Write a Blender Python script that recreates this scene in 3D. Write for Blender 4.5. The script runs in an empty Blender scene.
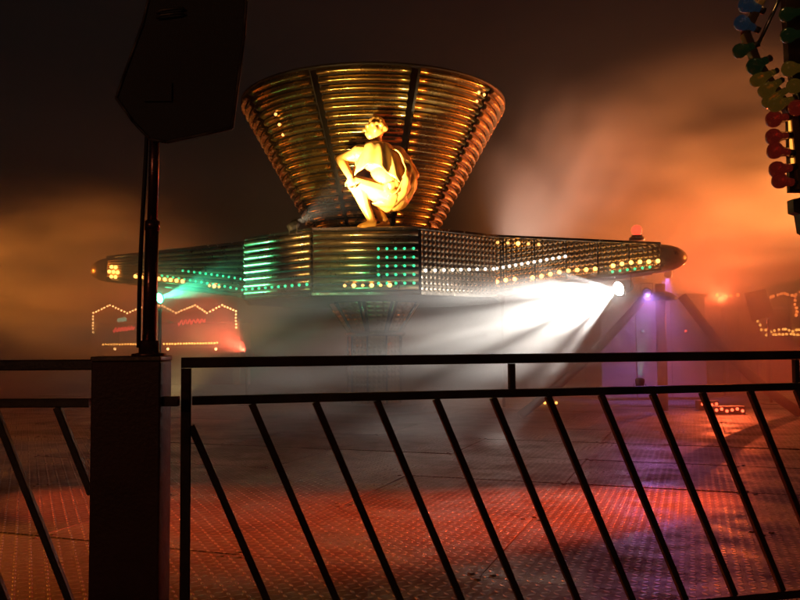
import bpy, bmesh, math, random
from mathutils import Vector, Matrix, Euler, Quaternion
random.seed(7)
R = math.radians
def lerp(a, b, t): return a + (b-a)*t
sc = bpy.context.scene
COL = sc.collection

# ------------------------------------------------------------------ camera
EYE = Vector((0.0, 0.0, 1.25))
cam_d = bpy.data.cameras.new("camera")
cam_d.sensor_width = 36.0
cam_d.lens = 36.0
cam_d.clip_end = 600.0
cam_d.clip_start = 0.05
cam = bpy.data.objects.new("camera", cam_d)
COL.objects.link(cam)
cam.matrix_world = Matrix.Translation(EYE) @ Euler((R(90 + 3.2), 0, 0)).to_matrix().to_4x4() @ Matrix.Rotation(R(-0.45), 4, 'Z')
sc.camera = cam
CAMROT = cam.matrix_world.to_3x3()

def at(px, py, depth):
    """world point seen at photograph pixel (800x600) at a forward distance in metres"""
    v = CAMROT @ Vector(((px - 400) / 800.0, -(py - 300) / 800.0, -1.0))
    return EYE + v * (depth / v.y)

# ------------------------------------------------------------------ world, exposure, render settings
world = bpy.data.worlds.new("World")
sc.world = world
world.use_nodes = True
wn = world.node_tree.nodes
sky = wn.new("ShaderNodeTexSky")
sky.sky_type = 'NISHITA'
sky.sun_disc = False
sky.sun_elevation = R(0.0)
sky.sun_rotation = R(200)
world.node_tree.links.new(sky.outputs[0], wn["Background"].inputs[0])
wn["Background"].inputs[1].default_value = 0.005
sc.view_settings.view_transform = 'Standard'
sc.view_settings.look = 'None'
sc.view_settings.exposure = 0.0
sc.view_settings.gamma = 1.0
sc.view_settings.use_curve_mapping = False
cy = sc.cycles
cy.use_denoising = True
cy.use_adaptive_sampling = True
cy.adaptive_threshold = 0.04
cy.max_bounces = 4
cy.diffuse_bounces = 2
cy.glossy_bounces = 2
cy.transmission_bounces = 4
cy.transparent_max_bounces = 12
cy.volume_bounces = 1
cy.sample_clamp_indirect = 2.5
cy.volume_step_rate = 3.0
cy.volume_max_steps = 64
cy.caustics_reflective = False
cy.caustics_refractive = False

# ------------------------------------------------------------------ node helpers and materials
class NT:
    def __init__(s, name):
        s.m = bpy.data.materials.new(name)
        s.m.use_nodes = True
        s.t = s.m.node_tree
        s.n = s.t.nodes
        s.bsdf = s.n.get("Principled BSDF")
        s.out = s.n.get("Material Output")
    def new(s, typ, **kw):
        nd = s.n.new(typ)
        for k, v in kw.items():
            setattr(nd, k, v)
        return nd
    def link(s, a, b):
        s.t.links.new(a, b)
    def setv(s, sock, v):
        if isinstance(v, (int, float, tuple, list)):
            sock.default_value = v
        else:
            s.link(v, sock)
    def math(s, op, a, b=0.0, c=0.0):
        nd = s.new("ShaderNodeMath", operation=op)
        for i, v in enumerate((a, b, c)):
            s.setv(nd.inputs[i], v)
        return nd.outputs[0]
    def noise(s, vec, scale, detail=4.0, rough=0.55):
        nd = s.new("ShaderNodeTexNoise")
        if vec is not None:
            s.link(vec, nd.inputs["Vector"])
        nd.inputs["Scale"].default_value = scale
        nd.inputs["Detail"].default_value = detail
        nd.inputs["Roughness"].default_value = rough
        return nd.outputs[0]
    def ramp(s, fac, stops):
        nd = s.new("ShaderNodeValToRGB")
        el = nd.color_ramp.elements
        while len(el) < len(stops):
            el.new(0.5)
        for e, (p, c) in zip(el, stops):
            e.position = p
            e.color = c if len(c) == 4 else (*c, 1)
        s.link(fac, nd.inputs[0])
        return nd.outputs[0]

def wear_mat(name, c0, c1, metallic=0.0, rough=(0.4, 0.6), scale=6.0, bump=0.15, bscale=60.0):
    """two-tone worn surface: colour and gloss vary with noise, fine relief"""
    t = NT(name)
    tc = t.new("ShaderNodeTexCoord")
    v = tc.outputs["Object"]
    n = t.noise(v, scale, 6, 0.65)
    t.link(t.ramp(n, [(0.35, c0), (0.68, c1)]), t.bsdf.inputs["Base Color"])
    mr = t.new("ShaderNodeMapRange")
    t.link(n, mr.inputs[0])
    mr.inputs[1].default_value = 0.3
    mr.inputs[2].default_value = 0.7
    mr.inputs[3].default_value, mr.inputs[4].default_value = rough
    t.link(mr.outputs[0], t.bsdf.inputs["Roughness"])
    t.bsdf.inputs["Metallic"].default_value = metallic
    b = t.new("ShaderNodeBump")
    b.inputs["Strength"].default_value = bump
    b.inputs["Distance"].default_value = 0.01
    t.link(t.noise(v, bscale, 3), b.inputs["Height"])
    t.link(b.outputs[0], t.bsdf.inputs["Normal"])
    return t.m

def glow_mat(name, col, strength, sample=False):
    t = NT(name)
    t.bsdf.inputs["Base Color"].default_value = (*col, 1)
    t.bsdf.inputs["Emission Color"].default_value = (*col, 1)
    t.bsdf.inputs["Emission Strength"].default_value = strength
    t.bsdf.inputs["Roughness"].default_value = 0.4
    if not sample:
        t.m.cycles.emission_sampling = 'NONE'
    return t.m

def cap_mat(name, col, emit=0.0):
    """moulded translucent plastic lamp cap"""
    t = NT(name)
    lw = t.new("ShaderNodeTexCoord")
    n = t.noise(lw.outputs["Object"], 30, 3)
    t.link(t.ramp(n, [(0.3, tuple(c * 0.6 for c in col)), (0.7, col)]), t.bsdf.inputs["Base Color"])
    t.bsdf.inputs["Roughness"].default_value = 0.12
    t.bsdf.inputs["Transmission Weight"].default_value = 0.45
    t.bsdf.inputs["IOR"].default_value = 1.45
    t.bsdf.inputs["Emission Color"].default_value = (*col, 1)
    t.bsdf.inputs["Emission Strength"].default_value = emit  # slight glow put into the unlit caps to lift them out of black
    t.m.cycles.emission_sampling = 'NONE'
    return t.m

def tread_mat():
    """steel checker plate: raised lugs lying alternately along both diagonals"""
    t = NT("tread_plate")
    tc = t.new("ShaderNodeTexCoord")
    geo = t.new("ShaderNodeNewGeometry")
    oi = t.new("ShaderNodeObjectInfo")
    sep = t.new("ShaderNodeSeparateXYZ")
    rotm = t.new("ShaderNodeVectorRotate", rotation_type='Z_AXIS')
    rotm.inputs["Angle"].default_value = R(20)
    t.link(geo.outputs["Position"], rotm.inputs["Vector"])
    t.link(rotm.outputs[0], sep.inputs[0])
    cell = 0.058
    x = t.math('DIVIDE', sep.outputs[0], cell)
    y = t.math('DIVIDE', sep.outputs[1], cell)
    par = t.math('FLOORED_MODULO', t.math('ADD', t.math('FLOOR', x), t.math('FLOOR', y)), 2.0)
    sgn = t.math('SUBTRACT', t.math('MULTIPLY', par, 2.0), 1.0)
    fx = t.math('SUBTRACT', t.math('FRACT', x), 0.5)
    fy = t.math('MULTIPLY', t.math('SUBTRACT', t.math('FRACT', y), 0.5), sgn)
    u = t.math('ADD', fx, fy)
    v = t.math('SUBTRACT', fx, fy)
    e = t.math('ADD', t.math('POWER', t.math('DIVIDE', t.math('ABSOLUTE', u), 0.62), 2.0),
               t.math('POWER', t.math('DIVIDE', t.math('ABSOLUTE', v), 0.22), 2.0))
    lug = t.math('SMOOTH_MIN', t.math('MAXIMUM', t.math('SUBTRACT', 1.0, e), 0.0), 0.55, 0.2)
    big = t.noise(geo.outputs["Position"], 1.3, 7, 0.7)
    fine = t.noise(geo.outputs["Position"], 14, 4, 0.6)
    hh = t.math('ADD', t.math('MULTIPLY', lug, 0.022), t.math('MULTIPLY', fine, 0.0025))
    b = t.new("ShaderNodeBump")
    b.inputs["Strength"].default_value = 0.9
    b.inputs["Distance"].default_value = 1.0
    t.link(hh, b.inputs["Height"])
    t.link(b.outputs[0], t.bsdf.inputs["Normal"])
    dirt = t.math('ADD', t.math('MULTIPLY', big, 0.75), t.math('MULTIPLY', oi.outputs["Random"], 0.12))
    col = t.ramp(dirt, [(0.34, (0.02, 0.018, 0.016)), (0.5, (0.09, 0.085, 0.08)), (0.66, (0.17, 0.165, 0.16))])
    mix = t.new("ShaderNodeMix", data_type='RGBA', blend_type='MIX')
    t.link(t.math('MULTIPLY', lug, 0.9), mix.inputs[0])
    t.link(col, mix.inputs[6])
    mix.inputs[7].default_value = (0.27, 0.26, 0.25, 1)
    t.link(mix.outputs[2], t.bsdf.inputs["Base Color"])
    mr = t.new("ShaderNodeMapRange")
    t.link(big, mr.inputs[0])
    mr.inputs[1].default_value, mr.inputs[2].default_value = 0.36, 0.64
    mr.inputs[3].default_value, mr.inputs[4].default_value = 0.75, 0.34
    t.link(t.math('SUBTRACT', mr.outputs[0], t.math('MULTIPLY', lug, 0.3)), t.bsdf.inputs["Roughness"])
    t.bsdf.inputs["Metallic"].default_value = 0.45
    return t.m

def emboss_mat(name, c0, c1, pitch=0.085, rough=0.24):
    """polished sheet with a grid of round embossed domes (UV in metres)"""
    t = NT(name)
    tc = t.new("ShaderNodeTexCoord")
    sep = t.new("ShaderNodeSeparateXYZ")
    t.link(tc.outputs["UV"], sep.inputs[0])
    x = t.math('DIVIDE', sep.outputs[0], pitch)
    y = t.math('DIVIDE', sep.outputs[1], pitch)
    fx = t.math('SUBTRACT', t.math('FRACT', x), 0.5)
    fy = t.math('SUBTRACT', t.math('FRACT', y), 0.5)
    r2 = t.math('ADD', t.math('MULTIPLY', fx, fx), t.math('MULTIPLY', fy, fy))
    dome = t.math('SQRT', t.math('MAXIMUM', t.math('SUBTRACT', 0.2, r2), 0.0))
    b = t.new("ShaderNodeBump")
    b.inputs["Strength"].default_value = 1.0
    b.inputs["Distance"].default_value = 0.07
    t.link(dome, b.inputs["Height"])
    t.link(b.outputs[0], t.bsdf.inputs["Normal"])
    n = t.noise(tc.outputs["Object"], 3.0, 5, 0.6)
    t.link(t.ramp(n, [(0.3, c0), (0.7, c1)]), t.bsdf.inputs["Base Color"])
    t.bsdf.inputs["Metallic"].default_value = 0.9
    t.bsdf.inputs["Roughness"].default_value = rough
    return t.m

def smoke_mat(name, density, nscale, lo, hi, stretch=(1, 1, 1), colour=(0.85, 0.85, 0.85), aniso=0.25):
    """drifting smoke: object space runs -1..1 over the cloud; thins out to its edge"""
    t = NT(name)
    t.n.remove(t.bsdf)
    tc = t.new("ShaderNodeTexCoord")
    mp = t.new("ShaderNodeMapping")
    mp.inputs["Scale"].default_value = stretch
    t.link(tc.outputs["Object"], mp.inputs[0])
    n = t.noise(mp.outputs[0], nscale, 2.0, 0.6)
    ln = t.new("ShaderNodeVectorMath", operation='LENGTH')
    t.link(tc.outputs["Object"], ln.inputs[0])
    fall = t.new("ShaderNodeMapRange", interpolation_type='SMOOTHSTEP')
    t.link(ln.outputs["Value"], fall.inputs[0])
    fall.inputs[1].default_value, fall.inputs[2].default_value = 0.98, 0.25
    fall.inputs[3].default_value, fall.inputs[4].default_value = 0.0, 1.0
    wis = t.new("ShaderNodeMapRange", interpolation_type='SMOOTHSTEP')
    t.link(n, wis.inputs[0])
    wis.inputs[1].default_value, wis.inputs[2].default_value = lo, hi
    d = t.math('MULTIPLY', t.math('MULTIPLY', fall.outputs[0], wis.outputs[0]), density)
    vol = t.new("ShaderNodeVolumePrincipled")
    vol.inputs["Color"].default_value = (*colour, 1)
    vol.inputs["Anisotropy"].default_value = aniso
    t.link(d, vol.inputs["Density"])
    t.link(vol.outputs[0], t.out.inputs["Volume"])
    return t.m

M = {}
M['paint_dark'] = wear_mat("dark_painted_steel", (0.045, 0.032, 0.024), (0.12, 0.082, 0.058), 0.2, (0.32, 0.55), 7, 0.2, 90)
M['post_brown'] = wear_mat("brown_painted_post", (0.06, 0.02, 0.015), (0.10, 0.038, 0.03), 0.1, (0.4, 0.6), 4, 0.2, 70)
M['cap_edge'] = wear_mat("lit_post_cap", (0.1, 0.07, 0.045), (0.2, 0.14, 0.09), 0.5, (0.35, 0.5), 9, 0.2, 70)  # light on the post top put into the cap's paler colour
M['black'] = wear_mat("black_speaker_coating", (0.018, 0.017, 0.016), (0.04, 0.036, 0.032), 0.0, (0.45, 0.65), 12, 0.35, 220)
M['edge'] = wear_mat("lightened_black_edge", (0.06, 0.05, 0.04), (0.2, 0.15, 0.11), 0.4, (0.3, 0.5), 18, 0.2, 150)  # lighter tone puts edge light into the speaker strips; also plain fittings
M['pole'] = wear_mat("mast_steel", (0.22, 0.09, 0.07), (0.36, 0.16, 0.13), 0.85, (0.18, 0.32), 5, 0.1, 60)
M['rubber'] = wear_mat("rubber_cable", (0.008, 0.008, 0.008), (0.016, 0.015, 0.014), 0, (0.5, 0.7), 20, 0.1, 90)
M['gold_slat'] = wear_mat("polished_gold_slat", (0.55, 0.36, 0.10), (0.8, 0.56, 0.2), 0.95, (0.2, 0.34), 3, 0.12, 26)
M['brass_rib'] = wear_mat("brushed_brass_rib", (0.38, 0.27, 0.14), (0.6, 0.45, 0.26), 0.9, (0.22, 0.42), 4, 0.15, 30)
M['dark_shell'] = wear_mat("dark_cone_backing", (0.012, 0.009, 0.006), (0.03, 0.022, 0.014), 0.3, (0.5, 0.7), 3, 0.2, 40)
M['emboss'] = emboss_mat("embossed_bright_cladding", (0.36, 0.28, 0.18), (0.55, 0.45, 0.32))
M['emboss_gold'] = emboss_mat("embossed_brass_cladding", (0.42, 0.28, 0.12), (0.6, 0.42, 0.2), 0.085, 0.3)
M['trim'] = wear_mat("chrome_trim", (0.35, 0.3, 0.24), (0.55, 0.48, 0.38), 0.95, (0.15, 0.3), 8, 0.08, 60)
M['hub_top'] = wear_mat("ride_top_sheet", (0.08, 0.07, 0.06), (0.16, 0.14, 0.12), 0.6, (0.35, 0.5), 3, 0.1, 40)
M['under'] = wear_mat("ride_underside", (0.05, 0.04, 0.035), (0.1, 0.085, 0.07), 0.3, (0.4, 0.6), 3, 0.15, 40)
M['statue'] = wear_mat("gold_painted_figure", (0.86, 0.40, 0.06), (0.92, 0.48, 0.10), 0.15, (0.3, 0.45), 5, 0.12, 30)
M['tread'] = tread_mat()
M['deck_frame'] = wear_mat("deck_bearer", (0.01, 0.01, 0.01), (0.025, 0.022, 0.02), 0.2, (0.6, 0.8), 2, 0.2, 40)
M['asphalt'] = wear_mat("night_asphalt", (0.035, 0.034, 0.033), (0.065, 0.062, 0.06), 0, (0.75, 0.95), 0.6, 0.5, 35)
M['panel_grey'] = wear_mat("grey_booth_panel", (0.05, 0.05, 0.06), (0.1, 0.1, 0.11), 0.0, (0.45, 0.6), 2, 0.15, 30)
M['kiosk_red'] = wear_mat("kiosk_red_board", (0.16, 0.03, 0.02), (0.25, 0.06, 0.04), 0, (0.45, 0.6), 2, 0.15, 30)
M['kiosk_cream'] = wear_mat("kiosk_cream_board", (0.35, 0.28, 0.18), (0.45, 0.37, 0.25), 0, (0.45, 0.6), 2, 0.15, 30)
M['bulb_amber'] = glow_mat("amber_bulb", (1.0, 0.42, 0.08), 7)
M['bulb_warm'] = glow_mat("warm_bulb", (1.0, 0.5, 0.16), 8)
M['bulb_red'] = glow_mat("red_bulb", (1.0, 0.08, 0.03), 6)
M['bulb_orange'] = glow_mat("orange_bulb", (1.0, 0.22, 0.04), 6)
M['neon_red'] = glow_mat("red_neon", (1.0, 0.06, 0.05), 3.0)
M['neon_green'] = glow_mat("green_neon", (0.3, 0.9, 0.6), 0.8)
M['window_lit'] = glow_mat("lit_amber_window", (1.0, 0.36, 0.05), 1.6)
M['cap_blue'] = cap_mat("blue_lamp_cap", (0.06, 0.12, 0.2), 0.05)
M['cap_green'] = cap_mat("green_lamp_cap", (0.04, 0.085, 0.025), 0.04)
M['cap_yellow'] = cap_mat("yellow_lamp_cap", (0.36, 0.2, 0.025), 0.05)
M['cap_red'] = cap_mat("red_lamp_cap", (0.32, 0.025, 0.012), 0.1)
M['frame_yellow'] = wear_mat("varnished_light_frame", (0.2, 0.13, 0.05), (0.32, 0.2, 0.08), 0.2, (0.25, 0.45), 6, 0.1, 60)

# ------------------------------------------------------------------ mesh helpers
class MB:
    """collects shapes, then becomes ONE mesh object"""
    def __init__(s):
        s.v, s.f, s.uv, s.mi = [], [], {}, []
    def add(s, vs, fs, mi=0):
        b = len(s.v)
        s.v += [Vector(p) for p in vs]
        for f in fs:
            s.f.append([b + i for i in f]); s.mi.append(mi)
    def box(s, a, b, mi=0):
        (x0, y0, z0), (x1, y1, z1) = a, b
        s.add([(x0,y0,z0),(x1,y0,z0),(x1,y1,z0),(x0,y1,z0),(x0,y0,z1),(x1,y0,z1),(x1,y1,z1),(x0,y1,z1)],
              [(0,3,2,1),(4,5,6,7),(0,1,5,4),(1,2,6,5),(2,3,7,6),(3,0,4,7)], mi)
    def beam(s, p, q, w, h, up=(0,0,1), mi=0, bevel=0.12):
        """box-section tube from p to q with chamfered corners"""
        p, q = Vector(p), Vector(q)
        d = (q - p).normalized()
        sx = d.cross(Vector(up))
        if sx.length < 1e-4:
            sx = d.cross(Vector((1,0,0)))
        sx.normalize(); sz = sx.cross(d).normalized()
        c = min(w, h) * bevel
        prof = [(-w/2+c,-h/2),(w/2-c,-h/2),(w/2,-h/2+c),(w/2,h/2-c),(w/2-c,h/2),(-w/2+c,h/2),(-w/2,h/2-c),(-w/2,-h/2+c)]
        vs = [p + sx*a + sz*b for a, b in prof] + [q + sx*a + sz*b for a, b in prof]
        n = 8
        s.add(vs, [(i,(i+1)%n,n+(i+1)%n,n+i) for i in range(n)] + [tuple(reversed(range(n))), tuple(range(n,2*n))], mi)
    def tube(s, pts, rad, n=10, mi=0, caps=True):
        pts = [Vector(p) for p in pts]
        rads = rad if isinstance(rad, (list, tuple)) else [rad]*len(pts)
        b = len(s.v); prev = None
        for i, p in enumerate(pts):
            d = (pts[min(i+1,len(pts)-1)] - pts[max(i-1,0)]).normalized()
            if prev is None:
                a = d.cross(Vector((0,0,1)))
                if a.length < 1e-3: a = d.cross(Vector((1,0,0)))
            else:
                a = prev - d*prev.dot(d)
            a.normalize(); prev = a; c = d.cross(a)
            s.v += [p + (a*math.cos(2*math.pi*k/n) + c*math.sin(2*math.pi*k/n))*rads[i] for k in range(n)]
        for i in range(len(pts)-1):
            for k in range(n):
                s.f.append([b+i*n+k, b+i*n+(k+1)%n, b+(i+1)*n+(k+1)%n, b+(i+1)*n+k]); s.mi.append(mi)
        if caps:
            s.f.append(list(reversed(range(b,b+n)))); s.mi.append(mi)
            e = b+(len(pts)-1)*n
            s.f.append(list(range(e,e+n))); s.mi.append(mi)
    def lathe(s, prof, n=16, origin=(0,0,0), axis=None, mi=0):
        """prof: (radius, height) along the axis"""
        o = Vector(origin)
        q = Vector((0,0,1)).rotation_difference(Vector(axis).normalized()) if axis is not None else Quaternion()
        b = len(s.v)
        for r, h in prof:
            for k in range(n):
                a = 2*math.pi*k/n
                s.v.append(o + q @ Vector((r*math.cos(a), r*math.sin(a), h)))
        for i in range(len(prof)-1):
            for k in range(n):
                s.f.append([b+i*n+k, b+i*n+(k+1)%n, b+(i+1)*n+(k+1)%n, b+(i+1)*n+k]); s.mi.append(mi)
        s.f.append(list(reversed(range(b,b+n)))); s.mi.append(mi)
        e = b+(len(prof)-1)*n
        s.f.append(list(range(e,e+n))); s.mi.append(mi)
    def ball(s, c, r, seg=8, rings=5, mi=0, sx=1, sy=1, sz=1):
        c = Vector(c); b = len(s.v)
        s.v.append(c + Vector((0,0,r*sz)))
        for i in range(1, rings):
            t = math.pi*i/rings
            for k in range(seg):
                a = 2*math.pi*k/seg
                s.v.append(c + Vector((r*sx*math.sin(t)*math.cos(a), r*sy*math.sin(t)*math.sin(a), r*sz*math.cos(t))))
        s.v.append(c - Vector((0,0,r*sz))); last = len(s.v)-1
        for k in range(seg):
            s.f.append([b, b+1+k, b+1+(k+1)%seg]); s.mi.append(mi)
            e = b+1+(rings-2)*seg
            s.f.append([last, e+(k+1)%seg, e+k]); s.mi.append(mi)
        for i in range(rings-2):
            for k in range(seg):
                o = b+1+i*seg
                s.f.append([o+k, o+seg+k, o+seg+(k+1)%seg, o+(k+1)%seg]); s.mi.append(mi)
    def quad_uv(s, a, b, c, d, u0=0.0, mi=0):
        """quad with UV in metres: a-b along the bottom, d-c along the top"""
        a, b, c, d = map(Vector, (a, b, c, d))
        i = len(s.v); s.v += [a, b, c, d]
        s.f.append([i, i+1, i+2, i+3]); s.mi.append(mi)
        w = (b-a).length; h = (d-a).length; h2 = (c-b).length
        s.uv[len(s.f)-1] = [(u0,0),(u0+w,0),(u0+w,h2),(u0,h)]
    def mesh(s, name, mats, smooth=False):
        me = bpy.data.meshes.new(name)
        me.from_pydata([tuple(v) for v in s.v], [], s.f)
        for m in (mats if isinstance(mats, (list, tuple)) else [mats]):
            me.materials.append(m)
        me.polygons.foreach_set("material_index", s.mi)
        if smooth:
            me.polygons.foreach_set("use_smooth", [True]*len(s.f))
        if s.uv:
            ul = me.uv_layers.new(name="UVMap")
            for p in me.polygons:
                if p.index in s.uv:
                    for li, uv in zip(p.loop_indices, s.uv[p.index]):
                        ul.data[li].uv = uv
        me.update()
        return me
    def build(s, name, mats, parent=None, smooth=False):
        return put(name, s.mesh(name, mats, smooth), parent)

def put(name, me, parent=None, loc=None, rot=None):
    o = bpy.data.objects.new(name, me)
    COL.objects.link(o)
    if parent is not None:
        o.parent = parent
    if loc is not None: o.location = loc
    if rot is not None: o.rotation_euler = rot
    return o

def thing(name, label, cat, loc=(0,0,0), rot=(0,0,0), group=None):
    o = put(name, None, None, loc, rot)
    o.empty_display_size = 0.2
    return tag(o, label, cat, group)

def tag(o, label=None, cat=None, group=None, kind=None):
    if label: o['label'] = label
    if cat: o['category'] = cat
    if group: o['group'] = group
    if kind: o['kind'] = kind
    return o

def bevel(o, w, seg=2, angle=40):
    m = o.modifiers.new("bevel", 'BEVEL')
    m.width = w; m.segments = seg; m.limit_method = 'ANGLE'; m.angle_limit = R(angle)
    return o

# ------------------------------------------------------------------ ground and deck
GZ = -0.45
m = MB()
m.add([(-110,-30,GZ),(110,-30,GZ),(110,120,GZ),(-110,120,GZ)], [(0,1,2,3)])
tag(m.build('ground', M['asphalt']), 'dark asphalt fairground spreading around the ride deck', 'ground', kind='structure')

DX0, DX1, DY0, DY1 = -12.0, 12.0, 1.9, 23.404
deck = MB(); deck.box((DX0, DY0, GZ+0.002), (DX1, DY1, -0.02))
deck = deck.build('deck', M['deck_frame'])
tag(deck, 'raised steel chequer plate deck under the spinning ride', 'deck', kind='structure')
pw, pl, gap = 3.0, 1.536, 0.007
pm = MB(); pm.box((gap/2, gap/2, -0.018), (pw-gap/2, pl-gap/2, 0.0))
for bx_ in (0.06, pw/2, pw-0.06):
    for by_ in (0.05, pl-0.05):
        pm.lathe([(0.02,0.0005),(0.02,0.004),(0.013,0.007)], 8, (bx_, by_, 0))
pmesh = pm.mesh('plate', M['tread'])
ny = int(round((DY1-DY0)/pl)); nx = int(round((DX1-DX0)/pw))
for j in range(ny):
    off = (j % 2) * pw/2
    for i in range(-1, nx):
        x = DX0 + i*pw + off
        if x < DX0-0.01 or x+pw > DX1+0.01: continue
        p = put('plate', pmesh, deck, (x, DY0 + j*pl, random.uniform(-0.002, 0.003)),
                (R(random.uniform(-0.16, 0.16)), R(random.uniform(-0.1, 0.1)), 0))

DA = R(-20)
deck.location = Vector((0,12,0)) - Matrix.Rotation(DA, 3, 'Z') @ Vector((0,12,0))
deck.rotation_euler = (0, 0, DA)

# ------------------------------------------------------------------ fence
TOPZ = 1.211
def fence_panel(name, label, A, B, first_offset, short_at, bars_n, up_ends=(True, True), ztop=TOPZ):
    """A, B: ground points (x, y) of the two ends"""
    A = Vector((A[0], A[1], 0)); B = Vector((B[0], B[1], 0))
    L = (B - A).length; ang = math.atan2((B-A).y, (B-A).x)
    t = thing(name, label, 'fence', A, (0, 0, ang))
    zt, zm, zb = ztop - 0.02, ztop - 0.158, ztop - 1.05
    def part(nm, fn):
        q = MB(); fn(q); return q.build(nm, M['paint_dark'], t)
    part('top_rail', lambda q: q.beam((-0.018,0,zt), (L+0.018,0,zt), 0.038, 0.038))
    part('middle_rail', lambda q: q.beam((0.021,0,zm), (L-0.021,0,zm), 0.034, 0.032))
    part('bottom_rail', lambda q: q.beam((0.021,0,zb), (L-0.021,0,zb), 0.034, 0.034))
    for e, x in zip(up_ends, (0.0, L)):
        if e: part('upright', lambda q: q.beam((x,0,0.0), (x,0,zt-0.021), 0.036, 0.036))
    for x in short_at:
        part('spindle', lambda q: q.beam((x,0,zm+0.017), (x,0,zt-0.02), 0.024, 0.026))
    H = zm - zb - 0.034; rake = 0.425 * H
    bm_ = MB(); bm_.beam((0,0,0), (rake,0,-H), 0.026, 0.026, up=(0,1,0))
    me = bm_.mesh('bar', M['paint_dark'])
    for k in range(bars_n):
        x = first_offset + k*0.2365
        if x + rake > L - 0.02:
            continue
        put('bar', me, t, (x, 0, zm-0.017))
    # the bars cut short by the uprights
    q = MB(); q.beam((0.018,0,zm-0.09), (0.018+0.425*(H-0.073),0,zb+0.017), 0.026, 0.026, up=(0,1,0)); q.build('bar', M['paint_dark'], t)
    return t

def ground_pt(px, d):
    p = at(px, 345, d); return (p.x, p.y)
fA, fB = Vector(ground_pt(186.5, 2.92)), Vector(ground_pt(800, 3.55))
fdir = (fB - fA).normalized()
fEnd = fA + fdir*3.95
fence_r = fence_panel('fence_panel', 'dark steel railing with slanted bars running from the box post towards the lamp frame', fA, fEnd, 0.235, [1.262, 2.60, 3.7], 16)
lA, lB = Vector(ground_pt(-330, 3.0)), Vector(ground_pt(97, 2.93))
lL = (lB - lA).length
lfa = (lL - 0.144) - 0.2150*0 
# bars of the left panel are set so that one meets the middle rail 0.12 m short of the post
fence_l = fence_panel('fence_panel', 'dark steel railing with slanted bars ending against the box post, beyond the speaker mast', lA, lB, (lL-0.144) % 0.2365, [0.3], 20, (True, False), ztop=1.206)
# long bars reach under the post end
zm, zb = 1.206-0.158, 1.206-1.05
H = zm - zb - 0.034; rake = 0.425*H
for x in (lL-0.144, lL-0.3805):
    cut = (lL - 0.012 - x)/0.425
    q = MB(); q.beam((x,0,zm-0.017), (x+0.425*min(H,cut),0,zm-0.017-min(H,cut)), 0.026, 0.026, up=(0,1,0)); q.build('bar', M['paint_dark'], fence_l)

# box post with its cap, carrying the speaker mast
pc = at(124.5, 357, 2.8)
post = thing('box_post', 'square dark brown steel box post joining the two railings', 'post', (pc.x, 2.885, 0), (0,0,R(3)))
q = MB(); q.box((-0.119,-0.085,0.0), (0.119,0.085,TOPZ-0.012)); bevel(q.build('shaft', M['post_brown'], post), 0.006)
q = MB(); q.box((-0.121,-0.088,TOPZ-0.0118), (0.121,0.088,TOPZ+0.006)); bevel(q.build('cap', M['cap_edge'], post), 0.004)
q = MB(); q.box((0.1195,-0.06,TOPZ-0.172), (0.176,-0.03,TOPZ-0.137)); bevel(q.build('bracket', M['paint_dark'], post), 0.003)
q = MB(); q.box((-0.19,-0.16,-0.001+0.002), (0.19,0.16,0.018)); bevel(q.build('base_plate', M['post_brown'], post), 0.003)
for sx in (-1, 1):
    q = MB(); q.lathe([(0.014,0),(0.014,0.012),(0.008,0.018)], 6, (sx*0.155, -0.12, 0.018)); q.build('bolt', M['edge'], post)

# speaker mast
b0 = at(149, 357, 2.86); b1 = at(155.5, 100, 2.93)
mast = thing('speaker_mast', 'slender leaning steel mast on the box post holding up the speaker', 'mast', (b0.x, b0.y, TOPZ+0.006))
off = Vector((b0.x, b0.y, TOPZ+0.006))
top = b1 - off
q = MB(); q.lathe([(0.06,0),(0.06,0.008),(0.036,0.012),(0.036,0.05),(0.031,0.055)], 20); q.build('flange', M['pole'], mast, True)
q = MB(); q.tube([Vector((0,0,0.052)), top*0.5], 0.024, 18); q.build('lower_tube', M['pole'], mast, True)
q = MB(); q.tube([top*0.501, top], 0.0185, 18); q.build('upper_tube', M['pole'], mast, True)
q = MB(); q.tube([top*0.48, top*0.515], 0.027, 18); cl = q.build('clamp', M['pole'], mast, True)
pts = []
for i in range(15):
    f = i/14
    pts.append(top*f*0.97 + Vector((-0.031 - 0.004*math.sin(f*5.0) + 0.006*f, -0.02, 0.03*(1-f))))
tq = MB(); tq.tube([p + off for p in pts], 0.0075, 8)
tag(tq.build('speaker_cable', M['rubber'], None, True), 'black cable hanging down along the leaning speaker mast', 'cable')

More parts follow.
